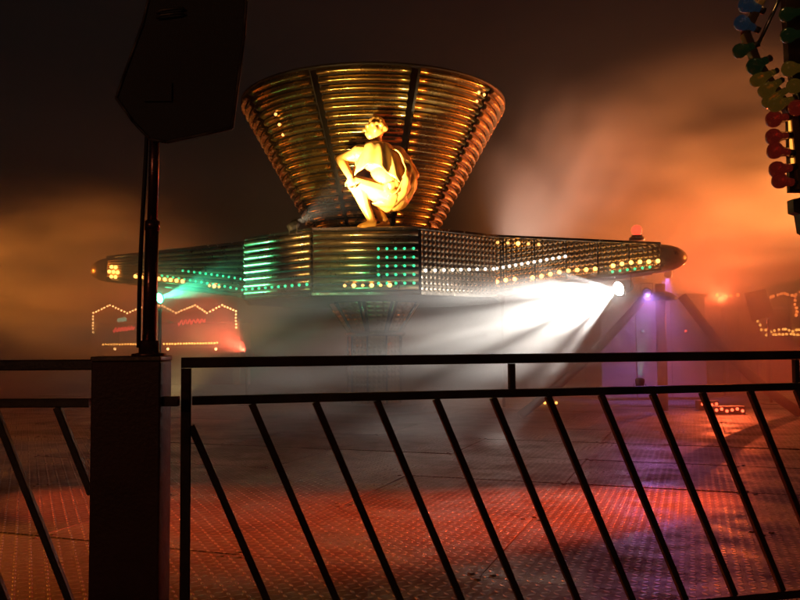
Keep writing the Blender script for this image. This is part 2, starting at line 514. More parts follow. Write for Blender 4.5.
def speaker(label, outline, depth, thick, pole_to=None, detail=True, side=None, group=None):
    """a trapezium speaker cabinet; outline as photograph pixels at the given distance (near face)"""
    P = [at(x, y, depth) for x, y in outline]
    c = sum(P, Vector())/len(P)
    s = thing('speaker', label, 'speaker', c)
    back = Vector(((side if side is not None else c.x/c.y)*thick, thick, (c.z-EYE.z)/c.y*thick*0.6))
    n = len(P)
    q = MB()
    q.add([p-c for p in P] + [((p-c)*0.9 + back) for p in P],
          [tuple(reversed(range(n))), tuple(range(n,2*n))] + [(i,(i+1)%n,n+(i+1)%n,n+i) for i in range(n)])
    bevel(q.build('cabinet', M['black'], s), 0.008 if detail else 0.02, 3)
    if detail:
        # strips imitating light along the edges, handle recess, connector plate, grille
        for i in range(n):
            a, b = P[i]-c, P[(i+1)%n]-c
            e = MB(); e.tube([a*1.003, b*1.003], 0.006, 6); e.build('edge_sheen', M['edge'], s, True)
        hp = at(171, 12, depth-0.004) - c
        h = MB()
        for k in range(2):
            o = hp + Vector((0, -0.006, -0.018*k))
            h.tube([o+Vector((-0.05,0.0,-0.006)), o+Vector((-0.03,-0.012,-0.002)), o+Vector((0.03,-0.012,0.006)), o+Vector((0.05,0,0.009))], 0.005, 6)
        h.build('handle', M['edge'], s, True)
        cp = at(158, 92, depth-0.006) - c
        k = MB(); k.beam(cp+Vector((-0.05,0,0)), cp+Vector((0.05,0,0)), 0.006, 0.07); k.build('connector_plate', M['black'], s)
        g = MB(); gc = back*1.02
        g.add([(p-c)*0.84 + back*1.03 for p in P] + [(p-c)*0.84 + back*1.0 for p in P],
              [tuple(range(n))] + [(i,n+i,n+(i+1)%n,(i+1)%n) for i in range(n)])
        g.build('grille', M['edge'], s)
    else:
        g = MB(); g.add([(p-c)*0.86 - back*0.02 for p in P] + [(p-c)*0.86 + back*0.01 for p in P],
              [tuple(reversed(range(n)))] + [(i,(i+1)%n,n+(i+1)%n,n+i) for i in range(n)])
        g.build('grille', M['edge'], s)
    return s
speaker('large black trapezium speaker tilted on top of the leaning mast',
        [(152,-14),(143,24),(124,76),(116.5,98),(133,121),(150,139),(167,142),(232,128),(244,36),(247,-14),(240,-30),(160,-30)], 2.86, 0.34)

# ------------------------------------------------------------------ the ride
RC = at(375, 345, 14.0)
ride = thing('fairground_ride', 'spinning ride with gold slatted funnel, embossed arms and slim column', 'ride', (RC.x, 14.0, 0))
NF = 9
def polar(r, a, z):
    """a: degrees, 0 towards the camera side, positive to +x"""
    return Vector((r*math.sin(R(a)), -r*math.cos(R(a)), z))
# column and its flared head
HUBZ0, HUBZ1 = 1.985, 3.0
def fac_frustum(q, r0, z0, r1, z1, a0, n=NF, uvs=True, inset=0.0):
    for k in range(n):
        aa, ab = a0 + (k-0.5+inset)*360/n, a0 + (k+0.5-inset)*360/n
        q.quad_uv(polar(r0,aa,z0), polar(r0,ab,z0), polar(r1,ab,z1), polar(r1,aa,z1), k*1.0)
q = MB(); fac_frustum(q, 0.47, 0.26, 0.47, 1.40, 6); q.build('column', M['emboss_gold'], ride)
col_o = ride.children[-1]
for k in range(NF):
    q = MB(); q.tube([polar(0.478, 6+(k+0.5)*40, 0.26), polar(0.478, 6+(k+0.5)*40, 1.40)], 0.016, 8); q.build('corner_strip', M['trim'], col_o, True)
q = MB(); q.lathe([(1.15,0.004),(1.15,0.1),(1.1,0.13),(0.85,0.14),(0.85,0.22),(0.8,0.25),(0.5,0.26)], 36); q.build('base', M['hub_top'], ride)
q = MB(); q.lathe([(0.5,1.40),(0.53,1.42),(0.53,1.46),(0.5,1.48)], 27); q.build('collar', M['trim'], ride, True)
q = MB(); fac_frustum(q, 0.44, 1.47, 0.78, HUBZ0-0.004, 6); cap_o = q.build('column_head', M['dark_shell'], ride)
for k in range(NF):
    q = MB()
    aa, ab = 6+(k-0.5)*40+5, 6+(k+0.5)*40-5
    q.quad_uv(polar(0.475,aa,1.49), polar(0.475,ab,1.49), polar(0.80,ab,HUBZ0-0.02), polar(0.80,aa,HUBZ0-0.02), k*1.0)
    q.build('panel', M['emboss_gold'], cap_o)
    q = MB(); q.tube([polar(0.475, 6+(k+0.5)*40, 1.48), polar(0.81, 6+(k+0.5)*40, HUBZ0-0.01)], 0.02, 8); q.build('rib', M['trim'], cap_o, True)

# hub drum
HR = 2.2/math.cos(R(20)); HA = -1.5
q = MB()
for k in range(NF):
    aa, ab = HA+(k-0.5)*40, HA+(k+0.5)*40
    q.add([polar(HR-0.05,aa,HUBZ0), polar(HR-0.05,ab,HUBZ0), polar(HR-0.05,ab,HUBZ1-0.03), polar(HR-0.05,aa,HUBZ1-0.03)], [(0,1,2,3)])
n0 = [polar(HR-0.05, HA+(k-0.5)*40, HUBZ0) for k in range(NF)]
q.add(n0, [tuple(reversed(range(NF)))])
n1 = [polar(HR-0.05, HA+(k-0.5)*40, HUBZ1-0.03) for k in range(NF)]
q.add(n1, [tuple(range(NF))])
hub = q.build('hub', M['under'], ride)
for k in range(NF):
    aa, ab = HA+(k-0.5)*40+0.6, HA+(k+0.5)*40-0.6
    q = MB(); q.quad_uv(polar(HR,aa,HUBZ0+0.05), polar(HR,ab,HUBZ0+0.05), polar(HR,ab,HUBZ1-0.05), polar(HR,aa,HUBZ1-0.05), k*0.9)
    if k in (1, 2, 3):
        q.build('panel', M['emboss'], hub)
    else:
        pn = q.build('panel', M['dark_shell'], hub)
        for j in range(8):
            z = lerp(HUBZ0+0.11, HUBZ1-0.11, j/7)
            q = MB(); q.tube([polar(HR-0.004,aa,z), polar(HR-0.004,ab,z)], 0.042, 10); q.build('rib', M['brass_rib'], pn, True)
    for z, w in ((HUBZ0+0.024, 0.045), (HUBZ1-0.024, 0.045)):
        q = MB(); q.beam(polar(HR-0.005,HA+(k-0.5)*40,z), polar(HR-0.005,HA+(k+0.5)*40,z), 0.05, w); q.build('trim', M['trim'], hub)
q = MB(); q.add([polar(HR-0.02, HA+(k-0.5)*40, HUBZ1-0.012) for k in range(NF)], [tuple(range(NF))]); q.build('top_sheet', M['hub_top'], hub)

# bulbs shared by the whole ride
bq = MB(); bq.ball((0,0,0), 0.034, 8, 6); ME_AMBER = bq.mesh('bulb', M['bulb_amber'], True)
bq = MB(); bq.ball((0,0,0), 0.034, 8, 6); ME_WARM = bq.mesh('bulb', M['bulb_warm'], True)
bq = MB(); bq.ball((0,0,0), 0.026, 8, 6); ME_DIM = bq.mesh('bulb', glow_mat("dim_amber_bulb", (1.0, 0.45, 0.12), 2.2), True)
for k in (0,):
    for j in range(6):
        f = 0.30 + j*0.085
        a = HA + (k-0.5)*40 + f*40
        put('bulb', ME_AMBER if j % 2 else ME_DIM, hub, polar((HR)*math.cos(R(20))/math.cos(R((f-0.5)*40))+0.03, a, HUBZ0+0.14))

# two tapered arms
def make_arm(az, bulbs, ribbed):
    """arm along local +x; az: rotation about the ride's axis in degrees"""
    x0, x1 = 1.75, 4.78
    def sec(x):
        t = (x-x0)/(x1-x0)
        return lerp(0.80, 0.42, t), lerp(1.99, 2.42, t**0.8), lerp(3.05, 2.88, t)     # half width, bottom, top
    arm = MB()
    N = 6
    xs = [lerp(x0, x1, i/N) for i in range(N+1)]
    ring = []
    for x in xs:
        w, zb_, zt_ = sec(x)
        ring.append([(x,-w+.03,zb_+.02),(x,w-.03,zb_+.02),(x,w-.03,zt_-.03),(x,-w+.03,zt_-.03)])
    vs = [p for r_ in ring for p in r_]
    fs = [(i*4+k, i*4+(k+1)%4, (i+1)*4+(k+1)%4, (i+1)*4+k) for i in range(N) for k in range(4)]
    fs += [(0,3,2,1), tuple(4*N+k for k in range(4))]
    arm.add(vs, fs)
    a = arm.build('arm', M['under'], ride)
    a.rotation_euler = (0, 0, R(az))
    for i in range(N):
        for s in (-1, 1):
            xa, xb = xs[i]+0.012, xs[i+1]-0.012
            (wa, ba, ta), (wb, bb, tb) = sec(xa), sec(xb)
            pts_ = [(xa,s*wa,ba+.05),(xb,s*wb,bb+.05),(xb,s*wb,tb-.05),(xa,s*wa,ta-.05)]
            if s > 0: pts_ = [pts_[1],pts_[0],pts_[3],pts_[2]]
            p = MB(); p.quad_uv(*pts_, u0=xa); p.build('panel', M['dark_shell'] if ribbed else M['emboss'], a)
            p = MB(); p.add([(xa,s*0.02,ba+0.012),(xb,s*0.02,bb+0.012),(xb,s*(wb-.06),bb+0.012),(xa,s*(wa-.06),ba+0.012)], [(0,1,2,3)] if s < 0 else [(3,2,1,0)])
            p.build('soffit', M['under'], a)
    w0, b0_, t0_ = sec(x0); w1, b1_, t1_ = sec(x1)
    for s in (-1, 1):
        for k in range(N):
            xa, xb = xs[k], xs[k+1]
            (wa, ba, ta), (wb, bb, tb) = sec(xa), sec(xb)
            p = MB(); p.beam((xa,s*wa,ba+.024), (xb,s*wb,bb+.024), 0.05, 0.046); p.build('lower_trim', M['trim'], a)
            p = MB(); p.beam((xa,s*wa,ta-.024), (xb,s*wb,tb-.024), 0.05, 0.046); p.build('upper_trim', M['trim'], a)
    if ribbed:
        for j in range(8):
            rib = MB()
            rib.tube([(x, w_+0.004, lerp(zb_+0.10, zt_-0.10, j/7)) for x in [lerp(x0+0.02, x1-0.02, i/12) for i in range(13)] for (w_, zb_, zt_) in (sec(x),)], [lerp(0.044, 0.02, i/12) for i in range(13)], 10)
            rib.build('rib', M['brass_rib'], a, True)
    # tapering rounded nose
    p = MB(); NR = 20; zc_, hh_ = (b1_+t1_)/2, (t1_-b1_)/2
    for i in range(8):
        f_ = math.sin(math.pi/2*i/7); g_ = max(0.04, math.cos(math.pi/2*i/7))
        for k in range(NR):
            an_ = 2*math.pi*k/NR; c_, s_ = math.cos(an_), math.sin(an_)
            e_ = 0.55 + 0.15*f_
            p.v.append(Vector((x1 + 0.5*f_, w1*g_*math.copysign(abs(c_)**e_, c_), zc_ + hh_*g_*math.copysign(abs(s_)**e_, s_))))
    for i in range(7):
        for k in range(NR):
            o = i*NR; p.f.append([o+k, o+(k+1)%NR, o+NR+(k+1)%NR, o+NR+k]); p.mi.append(0)
    p.build('nose', M['brass_rib'], a, True)
    for s in (-1,):
        cnt = 20
        for k in range(cnt):
            x = lerp(x0+0.25, x1-0.05, k/(cnt-1))
            w_, zb_, zt_ = sec(x)
            if bulbs(k/(cnt-1), 0) and k not in (4, 13):
                put('bulb', ME_AMBER, a, (x, s*(w_+0.035), zb_+0.17+0.05*math.sin(k*0.9)*0.3))
        for k in range(16):
            x = lerp(x0+0.25, x1-0.3, k/15)
            w_, zb_, zt_ = sec(x)
            if bulbs(k/15, 1):
                put('bulb', ME_DIM if k % 3 else ME_AMBER, a, (x, s*(w_+0.03), zt_-0.13))
    return a
arm_r = make_arm(-8, lambda f, row: True if row == 0 else f < 0.34, False)
arm_l = make_arm(172, lambda f, row: False, True)
# on the arm that points back the camera sees the other side
def side_bulb(a, f, dz, me):
    x0, x1 = 1.75, 4.78
    x = lerp(x0, x1, f); t = f
    w_, zb_, zt_ = lerp(0.80,0.42,t), lerp(1.99,2.42,t**0.8), lerp(3.05,2.88,t)
    put('bulb', me, a, (x, w_+0.035, zb_+dz))
for k in range(9):
    side_bulb(arm_l, 0.50+k*0.038, 0.14, ME_AMBER)
for k in range(7):
    ang = k*2*math.pi/6
    side_bulb(arm_l, 0.95 + (0.028*math.cos(ang) if k < 6 else 0), 0.18 + (0.10*math.sin(ang) if k < 6 else 0), ME_AMBER)
side_bulb(arm_l, 0.30, 0.12, ME_AMBER); side_bulb(arm_l, 0.33, 0.12, ME_DIM); side_bulb(arm_l, 0.27, 0.12, ME_DIM)
bq = MB(); bq.ball((0,0,0), 0.022, 8, 6); ME_GREEN = bq.mesh('bulb', glow_mat("green_bulb", (0.05, 1.0, 0.42), 1.3), True)
bq = MB(); bq.ball((0,0,0), 0.026, 8, 6); ME_WHITE = bq.mesh('bulb', glow_mat("white_bulb", (1.0, 0.95, 0.85), 2.2), True)
for k in range(18):
    f = 0.02 + k*0.036
    side_bulb(arm_l, f, 0.10 + 0.30*(f)**0.9*0.5, ME_GREEN)
for k in range(14):
    f = 0.03 + k*0.036
    side_bulb(arm_l, f, 0.30 + 0.05*f, ME_GREEN)
def hub_bulb(k, f, z, me):
    put('bulb', me, hub, polar(HR*math.cos(R(20))/math.cos(R((f-0.5)*40))+0.04, HA + (k-0.5)*40 + f*40, z))
for k in range(10):
    hub_bulb(8, 0.05+k*0.1, HUBZ0+0.17, ME_GREEN)
for j in range(5):
    for k in range(5):
        hub_bulb(0, 0.62+k*0.08, HUBZ0+0.17+j*0.128, ME_GREEN)
for k in range(9):
    hub_bulb(1, 0.05+k*0.11, HUBZ0+0.36+0.012*k, ME_WHITE)
for k in range(14):
    x = 1.95+k*0.1
    t = (x-1.75)/(4.78-1.75); put('bulb', ME_WHITE, arm_r, (x, -(lerp(0.80,0.42,t)+0.03), lerp(2.44,2.66,k/13)))
for k in range(6):
    x = 4.0+k*0.12
    t = (x-1.75)/(4.78-1.75); put('bulb', ME_GREEN, arm_r, (x, -(lerp(0.80,0.42,t)+0.03), lerp(1.99,2.42,t**0.8)+0.075))
# beacon on the end of the arm with the red lamp
p = MB(); p.lathe([(0.13,2.98),(0.13,3.02),(0.09,3.04),(0.09,3.06)], 16, (4.45,-0.2,-0.03)); bc = p.build('beacon', M['trim'], arm_r, True)
p = MB(); p.ball((4.45,-0.2,3.11), 0.09, 12, 8); p.build('beacon_lens', glow_mat("red_beacon", (1.0,0.05,0.02), 3.0), bc, True)

# funnel: backing shell, nine slatted panels, rim
CR0, CR1, CZ0, CZ1 = 0.93, 2.30, 2.97, 5.43
CA = -2.0
NS = 21
shell = MB()
shell.lathe([(CR0-0.06,CZ0),(CR1-0.06,CZ1),(CR1-0.2,CZ1-0.02),(0.2,CZ1-0.5)], 54)
shell.build('funnel_shell', M['dark_shell'], ride, True)
half = 20-1.9
slat_meshes = []
for i in range(NS):
    t0, t1 = (i+0.10)/NS, (i+0.90)/NS
    tm = (i+0.5)/NS
    prof = []
    # half-round section standing proud of the backing
    nrm = Vector((math.cos(math.atan2(CR1-CR0, CZ1-CZ0)), -math.sin(math.atan2(CR1-CR0, CZ1-CZ0))))   # (radial, z)
    q = MB(); J = 5; K = 6
    for j in range(J+1):
        t = lerp(t0, t1, j/J); h = 0.052*math.sin(math.pi*j/J)
        r_ = lerp(CR0, CR1, t) + nrm.x*h; z_ = lerp(CZ0, CZ1, t) + nrm.y*h
        q.v += [polar(r_, lerp(-half, half, k/K), z_) for k in range(K+1)]
    for j in range(J):
        for k in range(K):
            o = j*(K+1)+k
            q.f.append([o, o+1, o+K+2, o+K+1]); q.mi.append(0)
    q.f.append([j*(K+1) for j in reversed(range(J+1))]); q.mi.append(0)
    q.f.append([j*(K+1)+K for j in range(J+1)]); q.mi.append(0)
    me = q.mesh('slat', M['gold_slat'])
    for pidx, pol in enumerate(me.polygons):
        pol.use_smooth = pidx < J*K
    slat_meshes.append(me)
for k in range(NF):
    q = MB()
    for j in range(6):
        aa, ab = lerp(-half-.5, half+.5, j/6), lerp(-half-.5, half+.5, (j+1)/6)
        q.add([polar(CR0-0.03,aa,CZ0),polar(CR0-0.03,ab,CZ0),polar(CR1-0.03,ab,CZ1),polar(CR1-0.03,aa,CZ1)], [(0,1,2,3)])
    pnl = q.build('funnel_panel', M['dark_shell'], ride)
    pnl.rotation_euler = (0, 0, R(CA + k*40))
    for me in slat_meshes:
        put('slat', me, pnl)
q = MB(); q.lathe([(CR1-0.05,CZ1-0.012),(CR1+0.02,CZ1-0.005),(CR1+0.02,CZ1+0.03),(CR1-0.05,CZ1+0.035)], 54); q.build('rim', M['dark_shell'], ride, True)
for az, zf in ((50, 0.93), (54, 0.93), (51, 0.88), (-47, 0.80), (-47.5, 0.74), (-48, 0.68)):  # small glowing balls imitating highlights on the slats
    rr = lerp(CR0, CR1, zf)+ 0.05
    put('bulb', ME_DIM, ride, polar(rr, az, lerp(CZ0, CZ1, zf)))

# ------------------------------------------------------------------ the gold figure
def capsule(q, a, b, ra, rb, n=12):
    a, b = Vector(a), Vector(b)
    d = (b-a).normalized()
    pts_ = [a - d*ra*0.85, a - d*ra*0.45] + [a.lerp(b, t) for t in (0, .25, .5, .75, 1)] + [b + d*rb*0.45, b + d*rb*0.85]
    rs = [ra*0.5, ra*0.88] + [lerp(ra, rb, t) for t in (0, .25, .5, .75, 1)] + [rb*0.88, rb*0.5]
    q.tube(pts_, rs, n)
def statue():
    base = at(381, 224.5, 11.93)
    s = thing('gold_statue', 'brightly lit golden statue of a crouching draped figure on the ride hub', 'statue', (base.x, base.y, HUBZ1-0.011))
    b = MB()
    J = dict(pelvis=(.20,.06,.46), waist=(.13,.05,.68), chest=(.0,.02,.98), neck=(-.05,.0,1.15),
             shl=(-.30,-.06,1.06), shr=(.24,.06,1.06), ell=(-.56,-.02,.98), hal=(-.42,-.20,.70),
             elr=(.47,.02,.76), har=(.22,-.20,.60),
             hipl=(.14,-.06,.45), hipr=(.22,.16,.45), knl=(-.36,-.12,.62), knr=(-.24,.12,.56), anl=(-.12,-.10,.09), anr=(.07,.06,.09))
    J = {k: Vector(v) for k, v in J.items()}
    b.ball(J['pelvis'], 0.21, 16, 12, 0, 1.05, 1.15, 0.95)
    capsule(b, J['pelvis'], J['waist'], .20, .18); capsule(b, J['waist'], J['chest'], .185, .23)
    b.ball(J['chest'], 0.235, 16, 12, 0, 1.2, .92, .95)
    capsule(b, J['shl'], J['shr'], .13, .13); capsule(b, J['chest']+Vector((0,0,.1)), J['neck'], .16, .10)
    capsule(b, J['neck'], J['neck']+Vector((-.01,-.01,.14)), .085, .08)
    b.ball((.07,.0,.72), .235, 16, 12, 0, 1.0, .95, .95)      # folded belly and bunched cloth
    b.ball(J['shl'], .125, 12, 8); b.ball(J['shr'], .13, 12, 8)
    # head turned to the side, with face and curled hair
    hc = Vector((-.07,-.02,1.405))
    b.ball(hc, .135, 16, 12, 0, .92, .85, 1.15)
    b.ball(hc+Vector((-.06,-.03,-.085)), .075, 12, 8, 0, 1, .9, .9)           # jaw
    b.tube([hc+Vector((-.115,-.04,.035)), hc+Vector((-.158,-.05,-.02)), hc+Vector((-.122,-.04,-.035))], [.016,.03,.02], 8)   # nose
    b.tube([hc+Vector((-.10,-.085,.045)), hc+Vector((-.128,-.04,.05)), hc+Vector((-.115,.02,.045))], .021, 8)                # brow
    b.tube([hc+Vector((-.115,-.07,-.075)), hc+Vector((-.14,-.045,-.072)), hc+Vector((-.12,-.01,-.075))], .017, 8)            # lips
    b.ball(hc+Vector((.01,-.118,-.01)), .034, 8, 6, 0, .8, .5, 1.2)           # ear
    rnd = random.Random(3)
    for k in range(46):
        th = rnd.uniform(0, 2*math.pi); ph = rnd.uniform(0.0, 1.35)
        dv = Vector((math.sin(ph)*math.cos(th)*.92, math.sin(ph)*math.sin(th)*.86, math.cos(ph)*1.12))
        if dv.x < -0.55 and dv.z < 0.75: continue
        b.ball(hc + dv*.135 + Vector((.012,0,.012)), rnd.uniform(.028,.042), 8, 6)
    b.ball(hc+Vector((.125,.0,.02)), .06, 10, 8)                              # knot of hair
    # arms
    capsule(b, J['shl'], J['ell'], .105, .08); capsule(b, J['ell'], J['hal'], .078, .05)
    capsule(b, J['shr'], J['elr'], .115, .085); capsule(b, J['elr'], J['har'], .08, .052)
    # hands with five fingers each, closing over knee and thigh
    def hand(wrist, fwd, side, s_=1.0):
        fwd, side = Vector(fwd).normalized(), Vector(side).normalized()
        nrm_ = fwd.cross(side)
        pm_ = wrist + fwd*.075*s_
        b.tube([wrist, wrist+fwd*.05*s_, wrist+fwd*.11*s_], [.04*s_,.052*s_,.048*s_], 10)
        for i, (ln, of) in enumerate(((.085,-.045),(.10,-.015),(.094,.016),(.07,.045))):
            o = wrist + fwd*.115*s_ + side*of*s_
            b.tube([o, o+fwd*ln*.45*s_+nrm_*.012, o+fwd*ln*.75*s_+nrm_*.05*s_, o+fwd*ln*.8*s_+nrm_*.085*s_], [.017*s_,.016*s_,.0145*s_,.011*s_], 8)
        o = wrist + fwd*.045*s_ - side*.045*s_
        b.tube([o, o-side*.045*s_+fwd*.04*s_, o-side*.05*s_+fwd*.085*s_+nrm_*.02], [.02*s_,.018*s_,.013*s_], 8)
    hand(J['hal'], (.25,-.1,-.9), (.9,-.1,.2)); hand(J['har'], (-.85,-.25,-.35), (.2,.1,.95))
    # legs
    capsule(b, J['hipl'], J['knl'], .18, .12); capsule(b, J['hipr'], J['knr'], .18, .12)
    for kn, an in (('knl','anl'),('knr','anr')):
        b.ball(J[kn], .10, 12, 8)
        d_ = (J[an]-J[kn])
        b.tube([J[kn], J[kn]+d_*.28+Vector((.03,0,.0)), J[kn]+d_*.6, J[an]], [.105,.115,.078,.056], 12)
        f0 = J[an]
        b.tube([f0+Vector((.06,.0,-.035)), f0+Vector((-.02,-.01,-.035)), f0+Vector((-.12,-.03,-.058)), f0+Vector((-.19,-.04,-.068))], [.042,.055,.045,.024], 10)
        for i in range(5):
            o = f0+Vector((-.17,-.03+(i-2)*.022,-.072)); b.tube([o, o+Vector((-.05+abs(i-1.5)*.008,0,-.004))], [.016,.012], 6)
    body = b.build('body', M['statue'], s, True)
    md = body.modifiers.new("fuse", 'REMESH'); md.mode = 'VOXEL'; md.voxel_size = 0.0125; md.use_smooth_shade = True
    sm = body.modifiers.new("smooth", 'SMOOTH'); sm.factor = 0.5; sm.iterations = 3
    # draped cloth over back, hips and thighs: folds fan out from the knees
    d = MB(); NU, NV = 96, 36
    for i in range(NU+1):
        u = lerp(-2.35, 1.75, i/NU)            # angle round the figure, 0 = its back
        f_ = i/NU
        vmin = lerp(-1.25, -0.55, max(0.0, (f_-0.55)/0.45)) if f_ > 0.55 else lerp(-0.35, -1.25, min(1.0, f_/0.22))
        for j in range(NV+1):
            v = lerp(vmin, 1.2, j/NV)          # across the depth, negative to the front
            rx, rz = .40, .43
            fold = .017*math.sin(v*10.5 + u*2.6 + 0.6*math.sin(u*2.1)) + .006*math.sin(u*7 - v*17)
            rr = 1 + fold/.34
            cx_, cz_ = .09, .71
            x_ = cx_ + rx*rr*math.cos(u)*math.cos(v*0.80)
            z_ = cz_ + rz*rr*math.sin(u)*math.cos(v*0.74)
            y_ = .05 + .285*math.sin(v)*rr
            d.v.append(Vector((x_, y_, max(z_, .27+.02*math.sin(u*17)))))
    for i in range(NU):
        for j in range(NV):
            o = i*(NV+1)+j
            d.f.append([o, o+NV+1, o+NV+2, o+1]); d.mi.append(0)
    dr = d.build('drape', M['statue'], s, True)
    s.scale = (1.06, 1.06, 1.07)
    # shawl hung over shoulders and upper arms, its hem arched up in front
    w = MB(); NA, NT_ = 96, 16
    for j in range(NT_+1):
        t_ = j/NT_
        for i in range(NA):
            a_ = 2*math.pi*i/NA
            g = t_**0.62
            hem = .60 + .20*max(0.0, -math.sin(a_+0.25))**2 + .05*math.sin(a_*3+1)
            pl_ = .020*t_*math.sin(a_*13 + 2*t_) + .010*t_*math.sin(a_*7+1)
            w.v.append(Vector((lerp(-.05,-.01,t_) + (lerp(.12,.43,g)+pl_)*math.cos(a_), lerp(.0,.02,t_) + (lerp(.11,.33,g)+pl_)*math.sin(a_), lerp(1.22, hem, t_**1.35))))
    for j in range(NT_):
        for i in range(NA):
            o = j*NA; w.f.append([o+i, o+NA+i, o+NA+(i+1)%NA, o+(i+1)%NA]); w.mi.append(0)
    sh = w.build('shawl', M['statue'], s, True)
    so = sh.modifiers.new("thick", 'SOLIDIFY'); so.thickness = 0.016
    so = dr.modifiers.new("thick", 'SOLIDIFY'); so.thickness = 0.018
    return s
STAT = statue()

# ------------------------------------------------------------------ spotlights: can, yoke, lens and the lamp inside
def spotlight(label, pos, target, col, watts, angle, size=0.16, lens=6.0, blend=0.6, mount=None, lens_r=None):
    pos, target = Vector(pos), Vector(target)
    dirv = (target - pos).normalized()
    t = thing('spotlight', label, 'spotlight', pos)
    body = MB(); r_ = size/2
    body.lathe([(r_*0.35,-size*1.15),(r_*0.75,-size*1.05),(r_*0.9,-size*0.5),(r_,-size*0.3),(r_*1.02,0.0),(r_*0.92,0.0),(r_*0.9,-size*0.1)], 18, (0,0,0), dirv)
    body.build('can', M['black'], t, True)
    side = dirv.cross(Vector((0,0,1)))
    if side.length < 0.05: side = Vector((1,0,0))
    side.normalize()
    c = -dirv*size*0.5
    ud = Vector((0,0,1 if mount == 'hang' else -1))
    y = MB()
    y.tube([c+side*r_*1.05, c+side*r_*1.25, c+side*r_*1.25+ud*size*0.9, c-side*r_*1.25+ud*size*0.9, c-side*r_*1.25, c-side*r_*1.05], size*0.045, 6)
    y.build('yoke', M['edge'], t)
    l = MB(); l.lathe([(r_*0.89,-size*0.09),(r_*0.6,-size*0.06),(r_*0.2,-size*0.045)], 18, (0,0,0), dirv)
    l.build('lens', glow_mat("lens_glow", col, lens), t, True)
    ld = bpy.data.lights.new("lamp", 'SPOT')
    ld.color = col; ld.energy = watts; ld.spot_size = R(angle); ld.spot_blend = blend
    ld.shadow_soft_size = 0.03
    lo = bpy.data.objects.new("lamp", ld); COL.objects.link(lo); lo.parent = t
    lo.location = dirv*0.03
    lo.rotation_euler = dirv.to_track_quat('-Z','Y').to_euler()
    return t
def pole_for(label, pos, foot=0.0, name='lamp_pole', r_=0.03, drop=0.18):
    p = Vector(pos)
    t = thing(name, label, 'pole', (p.x, p.y, foot))
    q = MB(); q.lathe([(0.2,0.002),(0.2,0.02),(0.05,0.03)], 16); q.build('base', M['paint_dark'], t)
    q = MB(); q.tube([(0,0,0.03),(0,0,p.z-foot-drop)], r_, 10); q.build('shaft', M['paint_dark'], t, True)

WHITE_P = at(618, 289, 13.0)
WL = spotlight('dazzling white spotlight hung under the arm with the red beacon', WHITE_P, at(502, 328, 11.6), (1.0, 0.93, 0.84), 34000, 51, 0.26, 60, 0.7, 'hang')
wdir = (at(502, 328, 11.6) - WHITE_P).normalized()
wup = Vector((0,1,0)).cross(wdir).normalized()      # across the beam, in the plane facing the fence
for an, th in ((-15,.016),(-9.5,.007),(-4,.012),(1.5,.006),(6.5,.011),(12,.008),(17,.014)):  # fins added before the lamp to split its beam into rays
    dr_ = (wdir*math.cos(R(an)) + wup*math.sin(R(an))).normalized()
    q = MB(); q.beam(dr_*0.16 + Vector((0,-0.1,0)), dr_*0.16 + Vector((0,0.1,0)), 0.02, th, up=dr_.cross(Vector((0,1,0)))); q.build('ray_fin', M['black'], WL)
for ch in WL.children:
    if ch.type == 'LIGHT': ch.data.shadow_soft_size = 0.008
GREEN_P = at(160, 298, 13.9)
spotlight('green spotlight below the arm beyond the speaker mast', GREEN_P, at(235, 276, 13.1), (0.08, 1.0, 0.5), 800, 30, 0.2, 40, 0.7, None)
pole_for('thin dark pole carrying the green spotlight', GREEN_P)
hb = at(128, 345, 6.2)      # the stand of three floor lamps, on the deck beyond the box post
spotlight('green spotlight standing on the deck beyond the box post', (hb.x, 6.2, 0.5), (-0.75, 11.9, 2.1), (0.08, 1.0, 0.45), 1300, 13, 0.15, 0.5, 0.8)
wp_ = (2.0, 15.6, 2.5)
spotlight('pale pink spotlight behind the beacon arm pointing up into smoke', wp_, (3.6, 17.0, 5.4), (1.0, 0.66, 0.5), 1500, 78, 0.18, 0.5, 1.0)
pole_for('pole carrying the pale pink spotlight', wp_)
g3 = at(640, 380, 12.2)
spotlight('small green spotlight behind the railing under the red beacon', g3, at(645, 272, 13.2), (0.1, 1.0, 0.5), 120, 22, 0.14, 0.5)
sl = Vector((RC.x-0.95, 10.75, 2.9))
spotlight('small warm spotlight on a bracket before the golden statue', sl, at(382, 172, 11.9), (1.0, 0.80, 0.5), 3000, 46, 0.13, 1, 1.0)
hb0 = polar(HR, HA-20, HUBZ1-0.06)
q = MB(); q.tube([Vector((hb0.x, hb0.y, hb0.z)), Vector((sl.x-RC.x, sl.y-14.0+0.05, sl.z-0.12))], 0.018, 8); q.build('lamp_bracket', M['paint_dark'], ride, True)
hd_ = at(138, 345, 8.0)
spotlight('amber spotlight on the deck aimed up at the slatted funnel', (hd_.x, 8.0, 0.4), (RC.x-0.2, 12.6, 4.3), (1.0, 0.62, 0.2), 1500, 34, 0.17, 0.5, 0.8)
